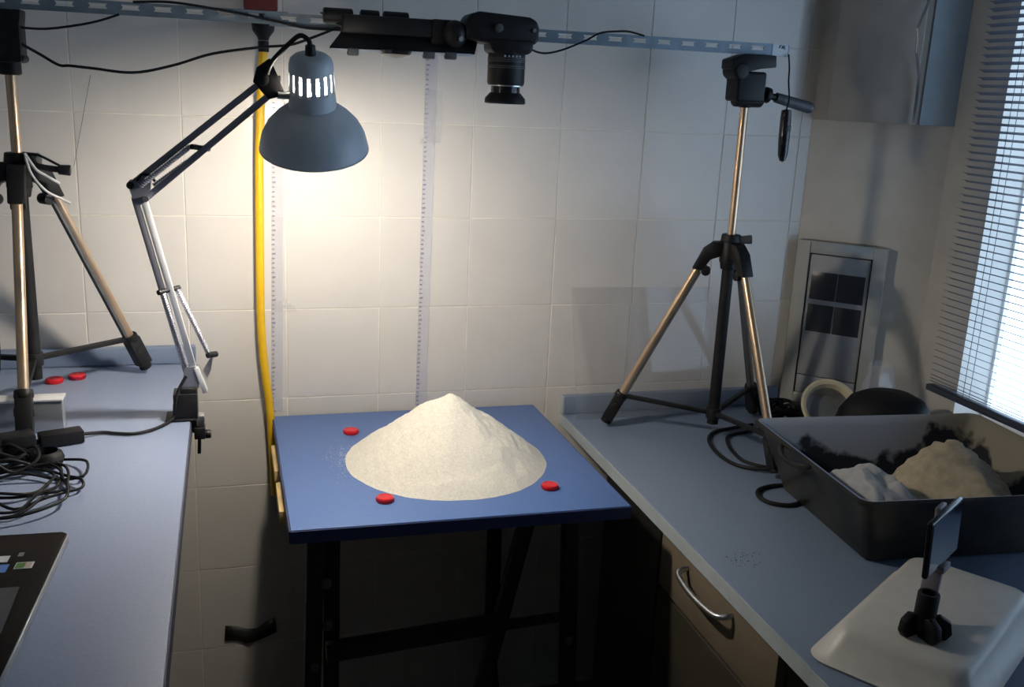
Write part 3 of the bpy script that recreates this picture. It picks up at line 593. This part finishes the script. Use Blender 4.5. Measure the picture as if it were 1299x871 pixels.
tag(MB().tube([(-0.563, -0.006, 1.484), (-0.582, -0.006, 1.402), (-0.603, -0.006, 1.311)], 0.0005, 5, 2).build('shadow_line', 'darkgrey'), 'thin dark tube drawn as a shadow line on the tiled wall beside the left tripod', 'shadow_line')  # fine dark tube standing in for a shadow on the tiles

# ------------------------------------------------------------------ acrylic sheet, black tape
gl = MB().extrude([(0.445, -0.006, 1.055), (0.458, -0.062, 0.7505), (0.815, -0.062, 0.7505), (0.803, -0.006, 1.052)], (0.0, -0.003, 0.0))
tag(gl.build('acrylic_sheet', 'acryl'), 'clear acrylic sheet leaning on the tiled wall behind the right tripod', 'acrylic sheet')
tb = thing('black_tape', (-0.29, -0.005, 0.21), 'strip of black tape stuck on the lower tiled wall beside the table', 'tape')
m = MB(); up = [(-0.348, 0.270), (-0.325, 0.268), (-0.300, 0.257), (-0.278, 0.256), (-0.256, 0.270), (-0.237, 0.279)]; lo = [(-0.3505, 0.232), (-0.325, 0.229), (-0.300, 0.220), (-0.278, 0.222), (-0.256, 0.232), (-0.233, 0.240)]
vs = [V(x, -0.0035-0.002*(i % 2), z) for i, (x, z) in enumerate(up)]+[V(x, -0.0035-0.0015*((i+1) % 2), z) for i, (x, z) in enumerate(lo)]
m.add(vs, [(i, i+1, i+7, i+6) for i in range(5)]); o = m.build('strip', 'tapeb', tb); sm = o.modifiers.new('thickness', 'SOLIDIFY'); sm.thickness = 0.001
m = MB().extrude([(-0.318, -0.0022, 0.232), (-0.300, -0.0022, 0.207), (-0.293, -0.0022, 0.208), (-0.276, -0.0022, 0.230)], (0, -0.0006, 0)); m.build('film_scrap', 'greyp', tb)

# ------------------------------------------------------------------ left bench: box, plug box, coil, laptop
sb = thing('metal_box', (-0.64, -0.40, 0.905), 'small silver box standing behind the left tripod foot', 'box')
MB().box((-0.643, -0.402, 0.932), (0.108, 0.034, 0.054)).build('body', 'silver', sb, bevel=0.003)
MB().box((-0.643, -0.402, 0.961), (0.110, 0.036, 0.004)).build('lid', 'armw', sb, bevel=0.001)
pb = thing('plug_box', (-0.59, -0.48, 0.905), 'flat black plug box where the lamp cord ends', 'adapter')
rot = Matrix.Rotation(math.radians(20), 3, 'Z')
MB().box((-0.585, -0.477, 0.9165), (0.066, 0.030, 0.022), rot).build('case', 'black', pb, bevel=0.003)
MB().cyl((-0.612, -0.488, 0.916), (-0.64, -0.498, 0.914), 0.0045, n=10).build('lead', 'rubber', pb)
pw = thing('power_adapter', (-0.632, -0.53, 0.905), 'bulky black power adapter beside the tripod foot', 'adapter')
MB().box((-0.640, -0.528, 0.925), (0.05, 0.036, 0.040), Matrix.Rotation(0.4, 3, 'Z')).build('case', 'black', pw, bevel=0.005)
MB().lathe([(0.017, 0), (0.023, 0.004), (0.026, 0.012), (0.023, 0.02), (0.017, 0.024)], (-0.592, -0.572, 0.906), (0, 0, 1), 24, closed=True).build('cable_loop', 'rubber', pw)
co = MB(); rng = random.Random(11); pts = []
cx0, cy0 = -0.617, -0.668
for i in range(66):
    th = i*2*math.pi/11; a_ = 0.080+0.024*math.sin(i*0.53)+rng.uniform(-0.007, 0.007); b_ = 0.070+0.024*math.sin(i*0.31+1)+rng.uniform(-0.006, 0.006)
    ox = 0.020*math.sin(i*0.17); oy = 0.018*math.cos(i*0.23)
    pts.append((cx0+ox+a_*math.cos(th), cy0+oy+b_*math.sin(th), 0.9085+0.011*(0.5+0.5*math.sin(i*1.7+i*i*0.05))))
pts = [(-0.640, -0.535, 0.912), (-0.62, -0.575, 0.914)]+pts
co.tube(pts, 0.0022, 7, 5)
tag(co.build('cable_coil', 'rubber'), 'loosely coiled black cable on the pale bench above the laptop', 'cable')
co = MB(); pts = []
for i in range(26):
    th = i*2*math.pi/8+0.7; a_ = 0.045+rng.uniform(-0.014, 0.014)
    pts.append((-0.655+a_*math.cos(th)*1.0, -0.595+a_*math.sin(th)*0.8, 0.915+0.022*(0.5+0.5*math.sin(i*2.1))))
co.tube(pts, 0.0025, 7, 5)
tag(co.build('cable_coil', 'rubber'), 'tangled bundle of black cable heaped beside the power adapter', 'cable')
lp = thing('laptop', (-0.65, -1.04, 0.905), 'open black laptop with silver edge at the corner of the pale bench', 'laptop')
base = [(-0.5225, -0.853), (-0.5405, -1.205), (-0.780, -1.195), (-0.764, -0.838), (-0.529, -0.847)]
MB().extrude([(x, y, 0.906) for x, y in base], (0, 0, 0.011)).build('base', 'silver', lp, bevel=0.002)
dk = MB().extrude([(x-0.0015 if x > -0.6 else x, y-0.0005, 0.9172) for x, y in base], (0, 0, 0.003)).build('deck', 'deck', lp, bevel=0.001)
MB().box((-0.585, -1.04, 0.9206), (0.060, 0.100, 0.001)).build('touchpad', 'darkgrey', dk)
for i in range(4):
    for j in range(11): MB().box((-0.645-i*0.019, -0.93-j*0.0195-0.0, 0.9216), (0.016, 0.0165, 0.003)).build('key', 'black', dk)
MB().extrude([(-0.776, -0.845, 0.919), (-0.790, -1.196, 0.919), (-0.840, -1.204, 1.14), (-0.826, -0.852, 1.14)], (-0.006, 0, 0)).build('lid', 'black', lp, bevel=0.002)
for (x, y, w, h, c_) in ((-0.5595, -0.936, 0.020, 0.016, 'paper'), (-0.5635, -0.936, 0.010, 0.013, 'green'), (-0.5555, -0.936, 0.008, 0.013, 'pink'), (-0.588, -0.940, 0.022, 0.020, 'blue'), (-0.590, -0.915, 0.020, 0.016, 'paper'), (-0.568, -0.906, 0.006, 0.010, 'greyp')):
    MB().box((x, y, 0.9206+(0.0002 if c_ in ('green', 'pink') else 0)), (w, h, 0.0006), Matrix.Rotation(-0.05, 3, 'Z')).build('sticker', c_, dk)
tag(MB().tube([(-0.70, -0.262, 1.30), (-0.695, -0.33, 1.15), (-0.69, -0.36, 1.02), (-0.705, -0.36, 0.95), (-0.72, -0.40, 0.908)], 0.002, 8).build('black_cable', 'rubber'), 'thin black cable hanging down beside the left tripod leg', 'cable')

# ------------------------------------------------------------------ corner: cabinet, panel, blind
A0 = V(1.03, 0, 0); S2 = V(1, -1, 0).normalized(); N2 = V(-1, -1, 0).normalized()   # along and out of the chamfered wall
def dpt(s, z, out): return V(1.0, 0, 0)+S2*s+V(0, 0, z)+N2*(out-0.0)
def dbox(m, s0, s1, z0, z1, o0, o1):
    m.extrude([dpt(s0, z0, o0), dpt(s1, z0, o0), dpt(s1, z1, o0), dpt(s0, z1, o0)], N2*(o1-o0)); return m
wc_ = thing('wall_cabinet', (1.15, -0.15, 1.455), 'taupe wall cupboard hung in the corner beside the blind', 'cabinet')
cab = MB(); cab.extrude([V(1.041, -0.061, 1.456), V(1.176, -0.196, 1.456), V(1.2495, -0.221, 1.456), V(1.031, -0.0025, 1.456)], (0, 0, 0.70))
cab.build('carcass', 'taupe', wc_)
MB().extrude([V(1.1762, -0.1968, 1.4565), V(1.2495, -0.2216, 1.4565), V(1.2495, -0.2246, 1.4565), V(1.1762, -0.1998, 1.4565)], (0, 0, 0.699)).build('side_panel', 'greyd', wc_)
cd_ = dbox(MB(), 0.067, 0.252, 1.457, 2.15, 0.020, 0.036).build('door', 'taupe', wc_, bevel=0.002)
# peeling edge strip of the door
m = MB(); strip = []
for i in range(15):
    z = 1.460+i*0.05; bulge = 0.020*math.exp(-((z-1.645)/0.055)**2)
    strip.append((0.253-bulge*0.9, 0.041+bulge*0.8, z))
for i in range(14):
    a_, b_ = strip[i], strip[i+1]
    m.extrude([dpt(a_[0], a_[2], a_[1]), dpt(a_[0]+0.006, a_[2], a_[1]+0.001), dpt(b_[0]+0.006, b_[2], b_[1]+0.001), dpt(b_[0], b_[2], b_[1])], N2*0.002)
m.build('edge_strip', 'silver', cd_)
pn = thing('distribution_panel', (1.10, -0.11, 0.765), 'grey electrical panel with four dark covers on the chamfered wall', 'electrical panel')
fr = MB(); dbox(fr, 0.028, 0.060, 0.765, 1.171, -0.02, 0.008); dbox(fr, 0.207, 0.238, 0.765, 1.171, -0.02, 0.008); dbox(fr, 0.060, 0.207, 1.142, 1.171, -0.02, 0.008); dbox(fr, 0.060, 0.207, 0.765, 0.790, -0.02, 0.008)
fr.build('frame', 'panel', pn, bevel=0.002)
dbox(MB(), 0.060, 0.207, 0.790, 1.142, -0.02, -0.006).build('recess', 'gap', pn)
dr = dbox(MB(), 0.0635, 0.2035, 0.838, 1.139, -0.006, 0.004).build('door', 'panelin', pn, bevel=0.001)
dbox(MB(), 0.0635, 0.2035, 0.792, 0.8355, -0.006, 0.004).build('lower_flap', 'panelin', pn, bevel=0.001)
for s0, s1 in ((0.070, 0.131), (0.134, 0.196)):
    for z0, z1 in ((1.030, 1.098), (0.950, 1.018)):
        dbox(MB(), s0, s1, z0, z1, 0.004, 0.0055).build('dark_cover', 'breaker', dr, bevel=0.0005)

bl_ = thing('window_blind', (1.19, -0.99, 0.88), 'dark venetian blind lowered over the bright window', 'blind')
Y0, Y1 = -0.345, -1.72; yc = (Y0+Y1)/2; bw = Y0-Y1; w = 0.016; ti = math.radians(19)
sm_ = MB(); prof = []
for i in range(5):
    u_ = (i/4-0.5)*w; cr = 0.0012*(1-(2*i/4-1)**2)
    prof.append((u_*math.cos(ti)+cr*math.sin(ti), -u_*math.sin(ti)+cr*math.cos(ti)))
sm_.extrude([(x, bw/2, z) for x, z in prof]+[(x, bw/2, z-0.0004) for x, z in prof[::-1]], (0, -bw, 0))
sme = sm_.mesh('slat', M['slat'])
zs = [0.902, 0.908, 0.916]+[0.928+0.0150*i for i in range(78)]
for z in zs:
    o = bpy.data.objects.new('slat', sme); COL.objects.link(o); o.parent = bl_; o.location = V(1.195, yc, z)-BASE[bl_.name]
MB().box((1.195, yc, 0.889), (0.024, bw+0.006, 0.014)).build('bottom_rail', 'railb', bl_, bevel=0.002)
MB().box((1.195, yc, 2.112), (0.030, bw+0.006, 0.030)).build('head_rail', 'railb', bl_, bevel=0.002)
for y in (-0.455, -1.03, -1.60):
    for dx in (-0.0085, 0.0085): MB().cyl((1.195+dx, y, 0.89), (1.195+dx, y, 2.11), 0.0007, n=5).build('ladder_cord', 'railb', bl_)

# ------------------------------------------------------------------ black tub with powder
tb = thing('mortar_tub', (0.91, -0.69, 0.75), 'dusty black plastic tub with powder residue on the grey-blue bench', 'tub')
TR = Matrix.Rotation(math.radians(-4.5), 3, 'Z'); TCN = V(0.912, -0.695, 0.75)
def rrect(hx, hy, r, z, n=5):
    out = []
    for sx, sy, a0 in ((1, 1, 0), (-1, 1, 90), (-1, -1, 180), (1, -1, 270)):
        for i in range(n+1):
            a = math.radians(a0+90*i/n); out.append(TCN+TR @ V(sx*(hx-r)+r*math.cos(a), sy*(hy-r)+r*math.sin(a), z))
    return out
def loft(rings, cap0=False, cap1=False):
    m = MB(); n = len(rings[0]); vs = [p for r in rings for p in r]
    fs = [(k*n+i, k*n+(i+1) % n, (k+1)*n+(i+1) % n, (k+1)*n+i) for k in range(len(rings)-1) for i in range(n)]
    if cap0: fs.append(tuple(range(n))[::-1])
    if cap1: fs.append(tuple((len(rings)-1)*n+i for i in range(n)))
    return m.add(vs, fs)
loft([rrect(0.190, 0.150, 0.016, 0.0005), rrect(0.198, 0.158, 0.018, 0.004), rrect(0.240, 0.197, 0.020, 0.122), rrect(0.252, 0.208, 0.020, 0.124), rrect(0.254, 0.210, 0.021, 0.130), rrect(0.248, 0.204, 0.020, 0.133)], cap0=True).build('shell', 'tub', tb, angle=45)
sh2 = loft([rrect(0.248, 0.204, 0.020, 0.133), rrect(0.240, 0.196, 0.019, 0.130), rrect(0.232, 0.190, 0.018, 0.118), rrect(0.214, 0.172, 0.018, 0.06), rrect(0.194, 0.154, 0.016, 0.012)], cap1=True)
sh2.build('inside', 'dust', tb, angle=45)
hg = MB(); a_ = TCN+TR @ V(-0.246, 0.07, 0.128); b__ = TCN+TR @ V(-0.246, -0.03, 0.128); out = TR @ V(-1, 0, 0)
hg.tube([a_, a_+out*0.010+V(0, 0, -0.004), (a_*0.7+b__*0.3)+out*0.022+V(0, 0, -0.010), (a_*0.3+b__*0.7)+out*0.022+V(0, 0, -0.010), b__+out*0.010+V(0, 0, -0.004), b__], 0.0055, 8).build('handle', 'tub', tb)
def mound(name, matn, cx, cy, hx, hy, H, seed, label, floor_z=0.0125, steep=1.0):
    m = MB(); n = 40; vs = []
    for j in range(n+1):
        for i in range(n+1):
            u_, v_ = i/n*2-1, j/n*2-1; q = max(abs(u_), abs(v_))
            nn = noise.noise(V(u_*1.7+seed, v_*1.7, seed))+0.5*noise.noise(V(u_*4+seed, v_*4, 1))
            if steep > 0.5:      # broken pyramid with crumbling ledges
                us, v2 = u_-0.12, v_-0.30
                pyr = 1-(abs(us)**1.2*0.72+abs(v2)**1.3*0.45)
                pyr = pyr+0.10*nn; led = math.floor(pyr*7)/7
                h = H*max(0, 0.62*pyr+0.38*led)*min(1, (1-q)*5)
            else:
                h = H*max(0, 1-q**4)**0.5*(0.92+0.14*nn)
            h += 0.003*noise.noise(V(u_*13, v_*13, seed))*(1-q)
            vs.append(TCN+TR @ V(cx+u_*hx, cy+v_*hy, floor_z+max(0.0005, h)))
    fs = [(j*(n+1)+i, j*(n+1)+i+1, (j+1)*(n+1)+i+1, (j+1)*(n+1)+i) for j in range(n) for i in range(n)]
    o = m.add(vs, fs).build(name, matn, angle=60); tag(o, label, 'powder', kind='stuff')
mound('powder_mound', 'sand2', 0.056, -0.022, 0.130, 0.126, 0.128, 2.3, 'broken tan powder mound inside the black tub')
mound('powder_mound', 'ash', -0.135, -0.055, 0.058, 0.096, 0.110, 5.1, 'grey powder drift inside the left end of the black tub', steep=0.2)

# ------------------------------------------------------------------ things behind the tub
pan = thing('enamel_pan', (1.02, -0.21, 0.75), 'round cream-rimmed pan leaning behind the black tub', 'pan')
pc = V(1.030, -0.215, 0.806); pa = V(-0.28, -0.78, 0.62).normalized()
MB().lathe([(0.0001, -0.035), (0.040, -0.033), (0.053, -0.012), (0.058, 0.0), (0.066, 0.002), (0.067, 0.005), (0.062, 0.007), (0.055, 0.004), (0.050, -0.010), (0.038, -0.029)], pc, pa, 40).build('bowl', 'ivory', pan)
MB().lathe([(0.0001, -0.0285), (0.038, -0.0285), (0.050, -0.0095)], pc, pa, 40).build('lining', 'greym', pan)
MB().bar(pc+V(0.060, 0, 0.010), pc+V(0.098, 0.01, -0.014), 0.016, 0.012).build('handle', 'ivory', pan, bevel=0.003)
bw_ = MB().lathe([(0.102, 0.0), (0.104, 0.006), (0.102, 0.012), (0.098, 0.05), (0.088, 0.092), (0.070, 0.122), (0.045, 0.136), (0.0001, 0.140)], (1.070, -0.374, 0.7505), (0, 0, 1), 40)
bw_.v = [V(1.062+(p.x-1.070)*1.16, p.y, p.z) for p in bw_.v]
tag(bw_.build('rubber_bowl', 'rubber'), 'black rubber bowl upturned between the tub and the panel', 'bowl')
bg_ = MB(); vs = []
for j in range(10):
    for i in range(20):
        a_ = 2*math.pi*i/20; r = 0.050*(1-0.25*(j/9)**2)*(1+0.28*noise.noise(V(math.cos(a_)*1.8, math.sin(a_)*1.8, j*0.5)))
        vs.append(V(1.158+r*math.cos(a_)*0.8, -0.215+r*math.sin(a_)*0.7, 0.752+0.017*j+0.008*noise.noise(V(i, j, 2))))
bg_.add(vs, [(j*20+i, j*20+(i+1) % 20, (j+1)*20+(i+1) % 20, (j+1)*20+i) for j in range(9) for i in range(20)])
tag(bg_.build('plastic_bag', 'film', angle=20), 'crumpled clear plastic bag in front of the electrical panel', 'plastic bag')
cc = MB(); pts = []
for i in range(60):
    th = i*2*math.pi/9; r = 0.048+0.012*math.sin(i*1.3); pts.append((0.955+r*math.cos(th)*1.0, -0.125+r*math.sin(th)*0.8, 0.756+0.028*(0.5+0.5*math.sin(i*0.9+i*i*0.03))))
cc.tube(pts, 0.004, 7, 4)
tag(cc.build('cable_coil', 'rubber'), 'coiled black cable at the foot of the electrical panel', 'cable')
z = 0.7545
tag(MB().tube([(0.86, -0.17, z), (0.80, -0.185, z), (0.742, -0.205, z), (0.708, -0.245, z), (0.690, -0.30, z), (0.685, -0.36, z), (0.700, -0.41, z), (0.745, -0.445, z+0.004), (0.80, -0.44, z)], 0.004, 8).build('black_cable', 'rubber'), 'black cable looping on the bench round the tripod column', 'cable')
tag(MB().tube([(0.88, -0.20, z), (0.82, -0.215, z), (0.762, -0.235, z), (0.735, -0.285, z), (0.722, -0.34, z), (0.722, -0.385, z), (0.752, -0.42, z), (0.80, -0.415, z)], 0.0035, 8).build('black_cable', 'rubber'), 'inner black cable looping on the bench beside the front tripod leg', 'cable')
tag(MB().tube([(0.76, -0.52, z), (0.715, -0.515, z), (0.675, -0.528, z), (0.657, -0.556, z), (0.662, -0.588, z), (0.690, -0.606, z), (0.722, -0.598, z), (0.75, -0.57, z)], 0.0042, 8).build('black_cable', 'rubber'), 'black cable loop poking out beneath the left side of the tub', 'cable')

# ------------------------------------------------------------------ upturned white tray with phone on a small stand
wt = thing('plastic_tray', (0.655, -1.06, 0.75), 'upturned white plastic tray at the front corner of the grey-blue bench', 'tray')
UU = V(0.835, 0.55, 0).normalized(); VV = V(0.55, -0.835, 0).normalized(); WC = V(0.655, -1.062, 0.75)
def wring(hx, hy, r, z, n=6):
    out = []
    for sx, sy, a0 in ((1, 1, 0), (-1, 1, 90), (-1, -1, 180), (1, -1, 270)):
        for i in range(n+1):
            a = math.radians(a0+90*i/n); out.append(WC+UU*(sx*(hx-r)+r*math.cos(a))+VV*(sy*(hy-r)+r*math.sin(a))+V(0, 0, z))
    return out
loft([wring(0.184, 0.112, 0.03, 0.0005), wring(0.186, 0.114, 0.03, 0.004), wring(0.176, 0.104, 0.028, 0.0075), wring(0.160, 0.090, 0.026, 0.040), wring(0.154, 0.085, 0.024, 0.047), wring(0.146, 0.077, 0.02, 0.050)], cap0=True, cap1=True).build('shell', 'white', wt, angle=50)
ph = thing('smartphone', (0.583, -1.114, 0.862), 'smartphone standing on edge in a small clamp, screen mirroring the window', 'phone')
PB = V(0.580, -1.116, 0.0)
def pbox(u0, u1, z0, z1, v0, v1):
    def P(u, z, v): return PB+UU*u+VV*(v-(z-0.878)*0.04)+V(0, 0, z)
    return MB().extrude([P(u0, z0, v0), P(u1, z0, v0), P(u1, z1, v0), P(u0, z1, v0)], VV*(v1-v0))
bd = pbox(0.0, 0.130, 0.878, 0.960, -0.008, 0.0).build('body', 'blackg', ph, bevel=0.003, seg=3)
pbox(0.004, 0.126, 0.882, 0.956, 0.0, 0.0008).build('screen', 'phone', ph)
pbox(0.1265, 0.1285, 0.918, 0.924, -0.006, -0.002).build('button', 'red', bd)
ps = thing('phone_stand', (0.59, -1.11, 0.80), 'small black folding stand with grey clamp on the white tray', 'phone stand')
pbox(0.055, 0.085, 0.868, 0.9625, -0.016, -0.008).build('clamp', 'greyp', ps, bevel=0.003)
pbox(0.055, 0.085, 0.868, 0.878, -0.016, 0.006).build('clamp_lip', 'greyp', ps, bevel=0.002)
MB().bar(PB+UU*0.03+VV*-0.004+V(0, 0, 0.822), PB+UU*0.07+VV*-0.010+V(0, 0, 0.874), 0.024, 0.014).build('arm', 'greyp', ps, bevel=0.003)
MB().lathe([(0.014, 0), (0.0145, 0.002), (0.0145, 0.050), (0.0135, 0.052), (0.010, 0.052), (0.010, 0.03), (0.0001, 0.03)], PB+UU*-0.004+VV*0.006+V(0, 0, 0.812), (0.03, 0, 1), 24).build('post', 'black', ps)
for ang in (195, 275, 330, 60):
    d = V(math.cos(math.radians(ang)), math.sin(math.radians(ang)), 0); c0 = PB+UU*0.0+VV*0.004+V(0, 0, 0.800); s_ = d.cross(V(0, 0, 1))
    MB().extrude([c0+d*0.004+V(0, 0, 0.0), c0+d*0.030, c0+d*0.037+V(0, 0, 0.010), c0+d*0.034+V(0, 0, 0.026), c0+d*0.020+V(0, 0, 0.034), c0+d*0.004+V(0, 0, 0.028)], s_*0.012).build('foot', 'black', ps, bevel=0.002)
